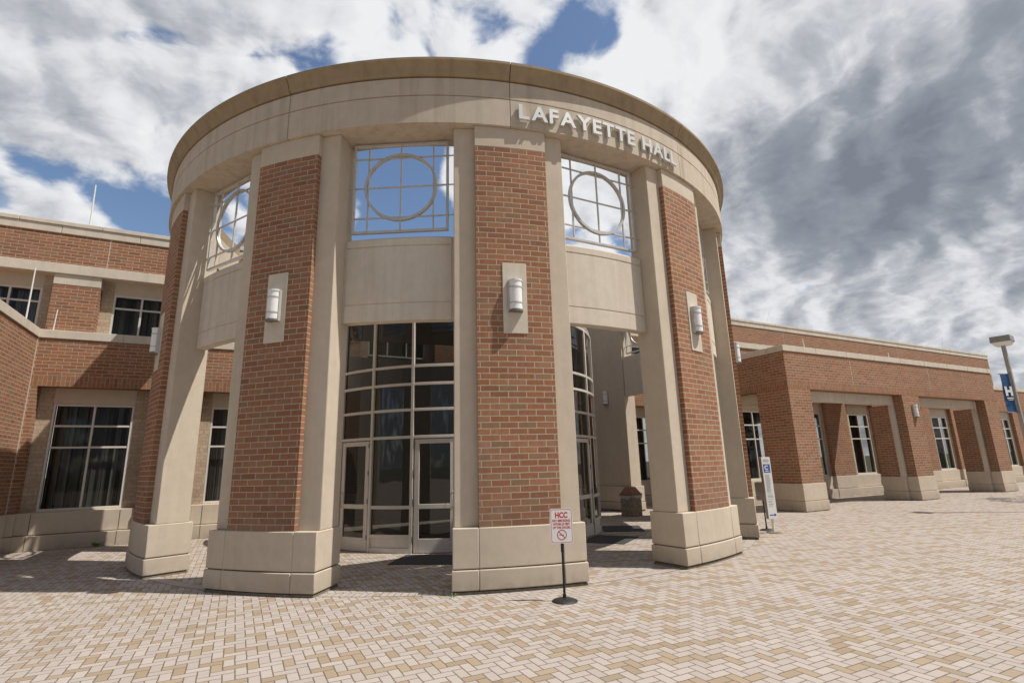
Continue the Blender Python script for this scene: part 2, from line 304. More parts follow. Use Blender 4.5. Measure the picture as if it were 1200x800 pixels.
# ------------------------------------------------------------------ mesh builder
class MB:
    def __init__(s): s.v = []; s.f = []; s.uv = []
    def face(s, pts, uvs=None):
        n = len(s.v); s.v += [tuple(p) for p in pts]; s.f.append(tuple(range(n, n + len(pts)))); s.uv.append(uvs or [(0, 0)] * len(pts))
    def box(s, x0, x1, y0, y1, z0, z1, uz=0.883, swap=False, skip=''):
        def U(a, z): return (z - uz, a) if swap else (a, z - uz)
        P = lambda x, y, z: (x, y, z)
        if '-y' not in skip: s.face([P(x0, y0, z0), P(x1, y0, z0), P(x1, y0, z1), P(x0, y0, z1)], [U(x0, z0), U(x1, z0), U(x1, z1), U(x0, z1)])
        if '+y' not in skip: s.face([P(x1, y1, z0), P(x0, y1, z0), P(x0, y1, z1), P(x1, y1, z1)], [U(x1, z0), U(x0, z0), U(x0, z1), U(x1, z1)])
        if '-x' not in skip: s.face([P(x0, y1, z0), P(x0, y0, z0), P(x0, y0, z1), P(x0, y1, z1)], [U(y1, z0), U(y0, z0), U(y0, z1), U(y1, z1)])
        if '+x' not in skip: s.face([P(x1, y0, z0), P(x1, y1, z0), P(x1, y1, z1), P(x1, y0, z1)], [U(y0, z0), U(y1, z0), U(y1, z1), U(y0, z1)])
        if '+z' not in skip: s.face([P(x0, y0, z1), P(x1, y0, z1), P(x1, y1, z1), P(x0, y1, z1)], [(x0, y0), (x1, y0), (x1, y1), (x0, y1)])
        if '-z' not in skip: s.face([P(x0, y1, z0), P(x1, y1, z0), P(x1, y0, z0), P(x0, y0, z0)], [(x0, y1), (x1, y1), (x1, y0), (x0, y0)])
        return s
    def sweep(s, prof, a0, a1, step=1.5, uz=0.883, caps=True):
        """closed profile [(r,z)...] (anticlockwise seen with r right, z up) turned about z from a0 to a1 degrees"""
        n = max(1, int(math.ceil(abs(a1 - a0) / step))); A = [R(a0 + (a1 - a0) * i / n) for i in range(n + 1)]
        P = lambda r, z, a: (r * math.sin(a), -r * math.cos(a), z)
        L = len(prof); base = len(s.v)
        for a in A:
            for r, z in prof: s.v.append(P(r, z, a))
        for i in range(n):
            for k in range(L):
                k2 = (k + 1) % L; (r0, z0), (r1, z1) = prof[k], prof[k2]
                s.f.append((base + i * L + k, base + (i + 1) * L + k, base + (i + 1) * L + k2, base + i * L + k2))
                if abs(z1 - z0) > abs(r1 - r0): w = [z0 - uz, z0 - uz, z1 - uz, z1 - uz]
                else: w = [r0, r0, r1, r1]
                rr = max(r0, r1)
                s.uv.append([(rr * A[i], w[0]), (rr * A[i + 1], w[1]), (rr * A[i + 1], w[2]), (rr * A[i], w[3])])
        if caps:
            s.f.append(tuple(base + k for k in range(L))); s.uv.append([(r, z - uz) for r, z in prof])
            s.f.append(tuple(base + n * L + k for k in reversed(range(L)))); s.uv.append([(r, z - uz) for r, z in reversed(prof)])
        return s
    def arc(s, r0, r1, a0, a1, z0, z1, step=1.5, uz=0.883):
        return s.sweep([(r0, z0), (r1, z0), (r1, z1), (r0, z1)], a0, a1, step, uz)
    def tube(s, pts, rad, n=8, closed=False):
        pts = [Vector(p) for p in pts]; L = len(pts); rings = []
        for i, p in enumerate(pts):
            r = rad[i] if isinstance(rad, (list, tuple)) else rad
            t = (pts[(i + 1) % L] - pts[i - 1]) if closed else (pts[min(i + 1, L - 1)] - pts[max(i - 1, 0)])
            t.normalize(); up = Vector((0, 0, 1)) if abs(t.z) < .95 else Vector((0, 1, 0))
            a = t.cross(up).normalized(); b2 = a.cross(t).normalized()
            rings.append(len(s.v))
            for k in range(n):
                q = 2 * math.pi * k / n; s.v.append(tuple(p + a * (r * math.cos(q)) + b2 * (r * math.sin(q))))
        for i in range(L if closed else L - 1):
            A0, B0 = rings[i], rings[(i + 1) % L]
            for k in range(n):
                k2 = (k + 1) % n; s.f.append((A0 + k2, A0 + k, B0 + k, B0 + k2)); s.uv.append([(0, 0)] * 4)
        if not closed:
            s.f.append(tuple(rings[0] + k for k in range(n))); s.uv.append([(0, 0)] * n)
            s.f.append(tuple(rings[-1] + k for k in reversed(range(n)))); s.uv.append([(0, 0)] * n)
        return s
    def lathe(s, prof, n=24, c=(0, 0, 0)):
        base = len(s.v); L = len(prof)
        for i in range(n):
            a = 2 * math.pi * i / n
            for r, z in prof: s.v.append((c[0] + r * math.cos(a), c[1] + r * math.sin(a), c[2] + z))
        for i in range(n):
            j = (i + 1) % n
            for k in range(L - 1):
                s.f.append((base + i * L + k, base + j * L + k, base + j * L + k + 1, base + i * L + k + 1)); s.uv.append([(0, 0)] * 4)
        return s
    def build(s, name, mat, parent=None, bevel=0.0, smooth=0, loc=None, rz=0.0, seg=2):
        me = bpy.data.meshes.new(name); me.from_pydata(s.v, [], s.f)
        u = me.uv_layers.new(name='UVMap'); i = 0
        for q in s.uv:
            for c in q: u.data[i].uv = c; i += 1
        me.materials.append(mat)
        bm = bmesh.new(); bm.from_mesh(me); bmesh.ops.remove_doubles(bm, verts=bm.verts, dist=1e-5); bmesh.ops.recalc_face_normals(bm, faces=bm.faces); bm.to_mesh(me); bm.free()
        if smooth:
            me.shade_smooth(); me.set_sharp_from_angle(angle=R(smooth))
        o = bpy.data.objects.new(name, me); COL.objects.link(o)
        if parent: o.parent = parent
        if loc is not None: o.location = loc
        o.rotation_euler.z = rz
        if bevel:
            bv = o.modifiers.new('bevel', 'BEVEL'); bv.width = bevel; bv.segments = seg; bv.limit_method = 'ANGLE'; bv.angle_limit = R(40); bv.harden_normals = False
        return o
def B(*a, **k): return MB().box(*a, **k)
def thing(name, label, cat, loc=(0, 0, 0), rz=0.0, group=None):
    o = bpy.data.objects.new(name, None); COL.objects.link(o); o.location = loc; o.rotation_euler.z = rz; o.empty_display_size = .3
    o['label'] = label; o['category'] = cat
    if group: o['group'] = group
    return o
def tag(o, label, cat, group=None):
    o['label'] = label; o['category'] = cat
    if group: o['group'] = group
    return o
def struct(o, kind='structure'): o['kind'] = kind; return o
def copy_tree(o, parent=None):
    c = o.copy(); COL.objects.link(c); c.parent = parent
    for ch in list(o.children): copy_tree(ch, c)
    return c
def text_mesh(body, size, depth=0.0, offset=0.0, align='CENTER'):
    cu_ = bpy.data.curves.new('text', 'FONT'); cu_.body = body; cu_.size = size; cu_.extrude = depth; cu_.offset = offset
    cu_.align_x = align; cu_.resolution_u = 3
    to = bpy.data.objects.new('text', cu_); COL.objects.link(to); bpy.context.view_layer.update()
    me = bpy.data.meshes.new_from_object(to.evaluated_get(bpy.context.evaluated_depsgraph_get()))
    bpy.data.objects.remove(to); bpy.data.curves.remove(cu_)
    return me
def mesh_obj(name, me, mat, parent=None, mw=None):
    me.materials.clear(); me.materials.append(mat)
    o = bpy.data.objects.new(name, me); COL.objects.link(o)
    if parent: o.parent = parent
    if mw is not None: o.matrix_local = mw
    return o
def upright(loc, rz=0.0):  # text lying in xy -> standing in xz, facing -y
    return Matrix.Translation(loc) @ Matrix.Rotation(rz, 4, 'Z') @ Matrix.Rotation(R(90), 4, 'X')

# ------------------------------------------------------------------ ground
gp = MB(); gp.face([(-1500, -1500, -.012), (1500, -1500, -.012), (1500, 1500, -.012), (-1500, 1500, -.012)]); struct(gp.build('ground', FAR))
gp = MB(); gp.face([(-60, -60, 0), (75, -60, 0), (75, 12, 0), (-60, 12, 0)]); struct(gp.build('plaza', PAVE))
gp = MB()
for k in range(-2, 4):
    a0, a1 = 30 * k - 7.45, 30 * k + 7.45; n = 10
    for i in range(n):
        A0, A1 = R(a0 + (a1 - a0) * i / n), R(a0 + (a1 - a0) * (i + 1) / n); r0, r1 = 7.33, 7.53
        P = lambda r, a: (r * math.sin(a), -r * math.cos(a), .004)
        gp.face([P(r1, A0), P(r1, A1), P(r0, A1), P(r0, A0)], [(r1 * A0, 0), (r1 * A1, 0), (r1 * A1, .2), (r1 * A0, .2)])
struct(gp.build('path', PAVE_B))

# ------------------------------------------------------------------ main building
bld = thing('college_building', 'long red brick college building with concrete bands, upper storey set back, behind the round entrance', 'building')
V0, V1, VU = 3.1, 0.1, 3.3
# window maker: facade plane faces -y
def window(parent, x0, x1, y, z0, z1, cols, rails, depth=.09, w=.05, mat=None, blind=True):
    mb = MB()
    for xa in (x0, x1 - w): mb.box(xa, xa + w, y - depth, y, z0, z1)
    for za in (z0, z1 - w): mb.box(x0 + w, x1 - w, y - depth, y, za, za + w)
    for i in range(1, cols):
        xc = x0 + (x1 - x0) * i / cols; mb.box(xc - w * .5, xc + w * .5, y - depth * .9, y - .005, z0 + w, z1 - w)
    for zr in rails:
        for i in range(cols):
            xa = x0 + (x1 - x0) * i / cols + w * (.5 if i else 1); xb = x0 + (x1 - x0) * (i + 1) / cols - w * (.5 if i < cols - 1 else 1)
            mb.box(xa, xb, y - depth * .85, y - .01, zr - w * .5, zr + w * .5)
    fr = mb.build('window', mat or ALU_W, parent, bevel=.004, seg=1)
    B(x0 + w * .6, x1 - w * .6, y - depth * .55, y - depth * .55 + .008, z0 + w * .6, z1 - w * .6).build('pane', GLASS_D, fr)
    if blind:
        bl = MB(); n = 40; zt = rails[0] if (rails and blind == 'low') else z1 - w
        for i in range(n):
            a = x0 + w + (x1 - x0 - 2 * w) * i / n; bb = x0 + w + (x1 - x0 - 2 * w) * (i + 1) / n; t = random.uniform(-.02, .02)
            if random.random() < .10: continue
            bl.face([(a, y + .14 + t, z0), (bb, y + .14 - t, z0), (bb, y + .14 - t, zt), (a, y + .14 + t, zt)], [(a, z0), (bb, z0), (bb, zt), (a, zt)])
        bl.build('blind', BLIND, fr)
    B(x0 - .02, x1 + .02, y + .35, y + .37, z0 - .02, z1 + .02).build('dark_room_backing', DARKW, fr)  # dark sheet standing in for the unlit room behind the window
    return fr
HEAD, SILL, COP0, COP1 = 4.06, .89, 5.33, 5.56
def facade(parent, y, x0, x1, bays, depth, wins, blind=True):
    """one-storey brick front: bays = recess ranges; wins = window ranges in them"""
    B(x0, x1, y, y + .5, HEAD + .287, COP0).build('brick_wall', BRICK, parent)
    edges = [x0] + [e for bb in bays for e in bb] + [x1]
    piers = [(edges[i], edges[i + 1]) for i in range(0, len(edges), 2) if edges[i + 1] - edges[i] > .02]
    for a, c in piers: B(a, c, y, y + .5, SILL, HEAD).build('brick_pier', BRICK, parent)
    MB().box(x0, x1, y + .001, y + .5, HEAD, HEAD + .287, uz=HEAD, swap=True).build('soldier_course', SOLD, parent)
    cp_ = MB(); x = x0
    while x < x1 - .05:
        xe = min(x + 1.83, x1); cp_.box(x + .004, xe - .004, y - .035, y + .45, COP0, COP1); x = xe
    cp_.build('coping', CONC_L, parent, bevel=.012)
    B(x0, x1, y - .015, y + .44, COP0 + .01, COP1 - .015).build('coping_joint', CAULK, parent)
    for a, c in piers:
        bb = MB(); bb.box(a - .02, c + .02, y - .03, y + .4, .37, SILL); bb.box(a - .035, c + .035, y - .05, y + .4, 0, .355); bb.build('pier_base', CONC, parent, bevel=.01)
    for a, c in bays:
        bb = MB(); bb.box(a + .02, c - .02, y + .1, y + .5, .37, SILL); bb.box(a + .035, c - .035, y - .03, y + .5, 0, .355); bb.build('base_course', CONC, parent, bevel=.01)
    for (a, c), (wa, wc) in zip(bays, wins):
        yb = y + depth
        B(a, wa, yb, yb + .2, SILL, HEAD - .002).build('window_jamb', BLOCK, parent); B(wc, c, yb, yb + .2, SILL, HEAD - .002).build('window_jamb', BLOCK, parent)
        B(wa, wc, yb + .0, yb + .2, 3.64, HEAD - .002).build('window_head', CONC, parent)
    for (wa, wc) in wins:
        B(wa, wc, y + depth - .02, y + .62, SILL - .03, SILL + .02).build('sill', CONC, parent, bevel=.006)
        window(parent, wa + .004, wc - .004, y + depth + .1, SILL + .025, 3.635, 2, [3.06, 2.50], blind=blind)
# left and right halves of the low front behind the rotunda
facade(bld, V0, -10.65, -3.6, [(-10.49, -8.0), (-6.78, -4.40)], .33, [(-10.18, -8.40), (-6.52, -4.75)])
facade(bld, V0, 3.6, 10.65, [(4.40, 6.78), (8.0, 10.49)], .33, [(4.75, 6.52), (8.40, 10.18)])
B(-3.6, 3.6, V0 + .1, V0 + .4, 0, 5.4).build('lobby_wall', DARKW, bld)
# right wing low front
rb = [(11.77 + 3.64 * k, 13.90 + 3.64 * k) for k in range(9)]
facade(bld, V1, 10.65, 48, rb, .17, [(a + .37, a + 1.93) for a, c in rb], blind=False)
for xx in (-10.2, -8.38, -6.5, -4.72): B(xx, xx + .014, V0 + .094, V0 + .12, .37, SILL - .03).build('base_joint', DARKJ, bld); B(xx, xx + .014, V0 - .034, V0, .01, .352).build('base_joint', DARKJ, bld)
# left wing: return wall + front
lw = MB(); lw.box(-27, -10.65, V1, V0 + .4, SILL, COP0 - .001, skip='-z'); lw.build('wing_wall', BRICK, bld)
lb = MB(); lb.box(-27, -10.60, V1 - .03, V0 - .06, .37, SILL); lb.box(-27, -10.585, V1 - .05, V0 - .06, 0, .355); lb.build('base_course', CONC, bld, bevel=.01)
lc = MB()
for i in range(2): lc.box(-11.0, -10.615, V1 - .03 + 1.5 * i + .004, V1 - .03 + 1.5 * (i + 1) - .004, COP0, COP1)
lc.box(-27, -11.0, V1 - .03, V1 + .4, COP0, COP1)
lc.build('coping', CONC_L, bld, bevel=.012)
B(-10.66, -10.635, V0 - .03, V0 - .005, 0, COP0).build('expansion_joint', CAULK, bld)
rr = MB(); rr.box(10.66, 10.95, V1 + .3, V0 + .4, SILL, COP0 - .002); rr.build('wing_wall', BRICK, bld)
rl = MB(); rl.box(-27, -10.7, .5, 3.35, 5.2, 5.30); rl.box(10.7, 48, .5, 3.35, 5.2, 5.30); rl.build('low_roof', ROOF, bld)
# upper storey
UX0, UX1 = -27, 43
B(UX0, UX1, VU, VU + .9, 7.48, 8.37).build('upper_wall', BRICK, bld); cents = [-11.90 + 3.64 * k for k in range(8)]
edges = [UX0]
for c in cents: edges += [c - 1.30, c + 1.30]
edges.append(UX1)
for i in range(0, len(edges), 2): B(edges[i], edges[i + 1], VU + .001, VU + .9, 5.3, 7.20 if edges[i + 1] - edges[i] > 3 else 6.90).build('upper_pier', BRICK, bld)
cp_ = MB(); x = UX0
while x < UX1 - .05:
    xe = min(x + 1.82, UX1); cp_.box(x + .005, xe - .005, VU - .03, VU + .8, 8.37, 8.60); cp_.box(x + .005 + .9, min(xe + .9, UX1) - .005, VU - .06, VU + .8, 8.60, 8.72); x = xe
cp_.build('parapet_coping', CONC_L, bld, bevel=.012)
B(UX0, UX1, VU - .012, VU + .7, 8.38, 8.70).build('coping_joint', CAULK, bld)
bd = MB(); bd.box(UX0, UX1, VU - .06, VU + .8, 7.20, 7.48)
bd.build('concrete_band', CONC_L, bld, bevel=.01)
for i in range(2, len(edges) - 2, 2): B(edges[i] - .005, edges[i + 1] + .005, VU - .012, VU + .5, 6.90, 7.20).build('pier_cap', CONC_L, bld, bevel=.008)
for c in cents:
    B(c - 1.30, c - 1.02, VU + .3, VU + .6, 5.3, 7.2).build('window_jamb', BLOCK, bld); B(c + 1.02, c + 1.30, VU + .3, VU + .6, 5.3, 7.2).build('window_jamb', BLOCK, bld)
    B(c - 1.02, c + 1.02, VU + .302, VU + .6, 6.83, 7.2).build('window_head', CONC, bld)
for c in cents: window(bld, c - 1.02, c + 1.02, VU + .4, 5.55, 6.83, 3, [6.44])
for xx in (-9.5, 20.0, 31.0): B(xx, xx + .018, VU - .004, VU + .02, 7.48, 8.37).build('expansion_joint', CAULK, bld)
B(UX0, UX1, VU + .6, 30, 8.0, 8.2).build('main_roof', ROOF, bld)
B(UX1 - .3, UX1 - .002, VU + .9, 30, 5.3, 8.37).build('end_wall', BRICK, bld)

# ------------------------------------------------------------------ portico of the right wing
por = thing('portico', 'flat-roofed brick portico with three piers and two wide openings, right of the rotunda', 'portico', (10.8, -2.95, 0))
def L(x, y=0): return x  # portico parts are built in world coordinates, parented with the offset removed
PO = Vector((10.8, -2.95, 0))
def pbuild(mb, name, mat, parent=por, **k):
    if parent is por: mb.v = [tuple(Vector(v) - PO) for v in mb.v]
    else: mb.v = [tuple(Vector(v) - PO) for v in mb.v]
    return mb.build(name, mat, parent, **k)
PX0, PX1, PY, PB = 10.8, 25.75, -2.95, 0.06
PD = -2.35   # back of the open screen
f = MB(); f.box(PX0, PX1, PY, PD, HEAD + .287, COP0 + .02); pbuild(f, 'fascia', BRICK)
f = MB(); f.box(PX0, PX0 + .9, PD, PB, HEAD + .287, COP0 + .02); pbuild(f, 'side_fascia', BRICK)
f = MB(); f.box(PX0 + .001, PX1 - .001, PY + .001, PD - .001, HEAD, HEAD + .287, uz=HEAD, swap=True); f.box(PX0 + .001, PX0 + .899, PD, PB, HEAD, HEAD + .287, uz=HEAD, swap=True); pbuild(f, 'soldier_course', SOLD)
f = MB(); x = PX0 - .03
while x < PX1:
    xe = min(x + 1.83, PX1 + .03); f.box(x + .004, xe - .004, PY - .035, PD + .03, COP0 + .02, COP1); x = xe
y = PD + .035
while y < PB - .02:
    ye = min(y + 1.3, PB); f.box(PX0 - .035, PX0 + .93, y + .004, ye - .004, COP0 + .02, COP1); y = ye
pbuild(f, 'coping', CONC_L, bevel=.012)
f = MB(); f.box(17.76, 18.96, PD + .01, PB, 4.36, 5.3); pbuild(f, 'cross_beam', CONC)
f = MB(); f.box(24.56, 25.74, PD + .01, PB, 4.36, 5.3); pbuild(f, 'cross_beam', CONC)
f = MB(); f.box(11.5, 24.5, -2.60, -2.36, 3.69, HEAD - .003); f.box(11.12, 11.7, -1.69, PB, 3.69, HEAD - .003); pbuild(f, 'beam', CONC_L, bevel=.01)
for xx in (14.6, 20.1, 23.0): pbuild(B(xx, xx + .016, PY - .004, PY + .02, HEAD + .30, COP0 + .02), 'expansion_joint', CAULK)
def pier(x0, x1, kind):
    mb = MB()
    if kind == 'corner': mb.box(x0, x1, PY + .002, -1.69, SILL, HEAD - .002)
    else:
        mb.box(x0, x1, PY + .002, -2.6, SILL, HEAD - .002)
        mb.box(x0 - .18, x1 + .18, -2.46, -1.75, SILL, 3.688)
    o = pbuild(mb, 'pier', BRICK)
    def base(a, c, ya, yb, up_, lo):
        bb = MB(); bb.box(a - up_, c + up_, ya - up_, yb + up_, .35, SILL); bb.box(a - lo, c + lo, ya - lo, yb + lo, .02, .335); bb.box(a - .01, c + .01, ya - .01, yb, 0, .36); return bb
    if kind == 'corner': pbuild(base(x0, x1, PY, -1.69, .03, .045), 'pier_base', CONC, o, bevel=.01)
    else:
        pbuild(base(x0, x1, PY, -2.62, .03, .045), 'pier_base', CONC, o, bevel=.01)
        x2 = x0 - .20; x3 = x1 + .20
        j = MB(); j.box(x2, x3, -2.60, -2.46, SILL, 3.688); pbuild(j, 'jamb', CONC_L, o, bevel=.008)
        pbuild(base(x2 + .02, x3 - .02, -2.56, -1.77, .025, .04), 'pier_base', CONC, o, bevel=.01)
    return o
pier(10.803, 11.97, 'corner'); pier(17.75, 18.97, 'middle'); pier(24.55, 25.747, 'end')

# ------------------------------------------------------------------ rotunda
rot = thing('rotunda', 'round open rotunda of concrete and red brick pilasters lettered LAFAYETTE HALL', 'rotunda')
ZT, ZB, ZBR = .883, 7.4575, 7.069
RI = 6.95
# ring beam with joints, groove and cornice
prof = [(RI, ZB), (7.649, ZB), (7.649, 7.975), (7.625, 7.980), (7.625, 7.996), (7.649, 8.001), (7.645, 8.335), (7.60, 8.338), (7.60, 8.366), (RI, 8.366)]
beam = MB()
js = [-117, -105, -75, -45, -15, 15, 45, 75, 105, 117]
for a, c in zip(js[:-1], js[1:]): beam.sweep(prof, a + .045, c - .045, 1.0)
beam = beam.build('ring_beam', CONC_W, rot, smooth=25)
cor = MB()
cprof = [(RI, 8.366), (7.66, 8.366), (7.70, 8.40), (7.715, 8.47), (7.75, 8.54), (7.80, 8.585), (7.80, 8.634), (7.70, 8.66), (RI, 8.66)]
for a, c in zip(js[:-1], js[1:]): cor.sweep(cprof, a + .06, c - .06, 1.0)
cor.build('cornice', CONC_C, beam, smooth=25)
MB().sweep([(7.0, 7.48), (7.615, 7.48), (7.59, 8.36), (7.70, 8.62), (7.0, 8.62)], -116.9, 116.9, 1.0).build('joint_filler', CAULK, beam, smooth=25)
# letters
adv = {}
LT = 'LAFAYETTE HALL'; CH = .28
sz = CH / .70
tot = 0; lay = []
for ch in LT:
    if ch == ' ': tot += .16; continue
    me = text_mesh(ch, sz, .022, .011, 'LEFT')
    xs = [v.co.x for v in me.vertices]; ys = [v.co.y for v in me.vertices]
    lay.append([ch, me, min(xs), max(xs), max(ys), tot]); tot += (max(xs) - min(xs)) + .030
tot -= .030
arc_len = R(27.25) * 7.69; k_ = arc_len / tot
for ch, me, x0, x1, ym, t in lay:
    sc = CH / ym
    ac = (-13.95 + math.degrees((t + (x1 - x0) / 2) * k_ / 7.69))
    for v in me.vertices: v.co = Vector(((v.co.x - (x0 + x1) / 2) * min(k_, 1.3), v.co.y * sc, v.co.z))
    mesh_obj('letter', me, LETTER, beam, Matrix.Rotation(R(ac), 4, 'Z') @ Matrix.Translation((0, -7.69, 7.602)) @ Matrix.Rotation(R(90), 4, 'X'))
# one pilaster (pointing to -y), copied round the ring
def make_pilaster():
    o = MB().arc(RI, 7.496, -7.42, 7.42, ZT, ZB, 1.25).build('pilaster', CONC, rot, bevel=.014, smooth=25)
    MB().arc(7.40, 7.59, -4.68, 4.68, ZT, ZBR - .004, .6).build('brick_panel', BRICK, o, smooth=25)
    MB().arc(7.40, 7.594, -4.72, 4.72, ZBR, ZB - .004, .6).build('capstone', CONC, o, bevel=.008, smooth=25)
    b_ = MB()
    for a, c in ((-7.56, -4.75), (-4.71, 4.71), (4.75, 7.56)):
        b_.arc(RI - .06, 7.606, a, c, .337, ZT, .9); b_.arc(RI - .075, 7.622, a - (.08 if a < -7 else 0), c + (.08 if c > 7 else 0), .052, .322, .9)
    b_.build('base', CONC, o, bevel=.012, smooth=25)
    MB().arc(RI - .03, 7.575, -7.42, 7.42, .0, ZT - .02, .9).build('base_joint', DARKJ, o, smooth=25)
    MB().arc(RI - .055, 7.60, -7.5, 7.5, .0, .034, .9).build('footing', SOIL, o, smooth=25)
    for sg in (-1, 1): MB().arc(7.5, 7.600, min(sg * 4.752, sg * 4.708), max(sg * 4.752, sg * 4.708), .06, ZT - .01).build('vertical_joint', CAULK, o)
    MB().arc(7.5, 7.605, -1.5, 1.5, 3.77, 4.95, .5).build('lamp_plate', CONC_L, o, bevel=.006, smooth=25)
    return o
pil = make_pilaster()
THS = [-75, -45, -15, 15, 45, 75, 105]
for i, t in enumerate(THS):
    o = pil if i == 0 else copy_tree(pil, rot)
    o.rotation_euler.z = R(t)
MB().arc(RI, 7.496, -103, -97.45, 0, ZB, 1.25).build('end_pier', CONC, rot, smooth=25)
# inner brick-free spandrels and grilles, one per bay
def make_spandrel():
    prof = [(6.98, 4.11), (7.18, 4.11), (7.18, 4.403), (7.163, 4.406), (7.163, 4.42), (7.18, 4.423), (7.18, 5.418), (7.163, 5.421), (7.163, 5.434), (7.185, 5.437), (7.185, 5.55), (7.165, 5.583), (6.98, 5.583)]
    o = MB().sweep(prof, -7.25, 7.25, 1.0).build('spandrel', CONC_S, rot, bevel=.01, smooth=25)
    MB().arc(7.0, 7.166, -7.57, 7.57, 4.115, 5.575, 1.2).build('spandrel_return', CONC_S, o, smooth=25)
    return o
sp = make_spandrel()
def make_grille():
    y0 = -7.10; mb = MB(); w = .04
    def bar(xa, xb, za, zb, t=.03): mb.box(xa, xb, y0 - t, y0 + t, za, zb)
    for s_ in (-.85, .81): bar(s_, s_ + w, 5.70, 7.42)
    bar(-.81, .81, 5.70, 5.745); bar(-.81, .81, 7.375, 7.42)
    for xc in (-.58, 0, .58): bar(xc - .013, xc + .013, 5.745, 7.375, .016)
    for zc in (5.99, 6.57, 7.14): mb.box(-.81, .81, y0 - .013, y0 + .013, zc - .013, zc + .013)
    for s_ in (-1, 1):
        for zc in (5.99, 6.57, 7.14): mb.box(min(s_ * .85, s_ * .97), max(s_ * .85, s_ * .97), y0 - .01, y0 + .01, zc - .01, zc + .01)
    o = mb.build('window_grille', STEEL, rot, bevel=.003, seg=1)
    n = 56; c = MB(); prof = []
    for i in range(n):
        a0, a1 = 2 * math.pi * i / n, 2 * math.pi * (i + 1) / n
        def P(r, a, y): return (r * math.cos(a), y, 6.57 + r * math.sin(a))
        ri, ro, ya, yb = .602, .648, y0 - .03, y0 + .03
        c.face([P(ri, a0, ya), P(ri, a1, ya), P(ro, a1, ya), P(ro, a0, ya)]); c.face([P(ro, a0, yb), P(ro, a1, yb), P(ri, a1, yb), P(ri, a0, yb)])
        c.face([P(ro, a0, ya), P(ro, a1, ya), P(ro, a1, yb), P(ro, a0, yb)]); c.face([P(ri, a1, ya), P(ri, a0, ya), P(ri, a0, yb), P(ri, a1, yb)])
    c.build('circle_ornament', STEEL, o, smooth=40)
    return o
gr = make_grille()
for i, k in enumerate(range(-3, 4)):
    for src in (sp, gr):
        o = src if i == 0 else copy_tree(src, rot)
        o.rotation_euler.z = R(30 * k)

# ------------------------------------------------------------------ glazed entrance inside the ring
ves = thing('entrance_vestibule', 'curved glass entrance lobby with aluminium doors inside the rotunda ring', 'entrance')
RG, ZTOP = 3.85, 5.28
mull = [-97.5 + 15 * k for k in range(14)]
doors = [(-67.5, -52.5), (-37.5, -22.5), (22.5, 37.5), (52.5, 67.5)]
fr = MB()
for a in mull:
    hw = math.degrees(.032 / RG); fr.arc(RG - .06, RG + .05, a - hw, a + hw, 0.0, ZTOP, 2)
rails = [3.979, 3.569, 2.995, 2.40]
for a, c in zip(mull[:-1], mull[1:]):
    hw = math.degrees(.032 / RG)
    for z in rails + [ZTOP - .03]: fr.arc(RG - .055, RG + .042, a + hw, c - hw, z - .03, z + .03, 2.5)
    if (a, c) not in doors:
        for z, t in ((.925, .035), (.34, .03), (.05, .05)): fr.arc(RG - .055, RG + .042, a + hw, c - hw, z - t, z + t, 2.5)
fr.build('frame', ALU, ves, bevel=.004, seg=1, smooth=25)
gl = MB(); pn = MB()
for a, c in zip(mull[:-1], mull[1:]):
    hw = math.degrees(.025 / RG)
    gl.arc(RG - .012, RG, a + hw, c - hw, 2.41, ZTOP - .04, 2.5)
    if (a, c) not in doors:
        gl.arc(RG - .012, RG, a + hw, c - hw, .35, 2.39, 2.5); MB().arc(RG - .02, RG + .01, a + hw, c - hw, .09, .32, 2.5).build('kick_panel', ALU, ves, smooth=25)
gl.build('glazing', GLASS, ves, smooth=25)
MB().arc(.05, RG + .02, -97.5, 97.5, ZTOP, ZTOP + .12, 5).build('vestibule_roof', ROOF, ves)
for (a, c), side in zip(doors, (-1, 1, -1, 1)):
    m0, m1 = a + .95, c - .95; d = MB(); st_ = 1.55
    for q0, q1 in ((m0, m0 + st_), (m1 - st_, m1)): d.arc(RG - .035, RG + .025, q0, q1, .015, 2.345, 2.0)
    for z0, z1 in ((.015, .29), (.89, .985), (2.25, 2.345)): d.arc(RG - .033, RG + .023, m0 + st_, m1 - st_, z0, z1, 2.5)
    dd = d.build('door', ALU, ves, bevel=.004, seg=1, smooth=25)
    MB().arc(RG - .01, RG, m0 + st_ * .9, m1 - st_ * .9, .27, 2.27, 2.5).build('door_glass', GLASS, dd, smooth=25)
    ah = R(m1 - .8 if side > 0 else m0 + .8); P = lambda r, z: (r * math.sin(ah), -r * math.cos(ah), z)
    MB().tube([P(RG + .02, .92), P(RG + .09, .93), P(RG + .10, 1.0), P(RG + .10, 1.15), P(RG + .09, 1.22), P(RG + .02, 1.23)], .013, 8).build('handle', STEEL, dd, smooth=50)
    hh = MB(); ah2 = m0 - .1 if side > 0 else m1 + .1
    for z in (.25, 1.0, 1.6, 2.2): hh.arc(RG + .02, RG + .045, ah2 - .25, ah2 + .25, z, z + .1, 2)
    hh.build('hinge', GREYM, dd)

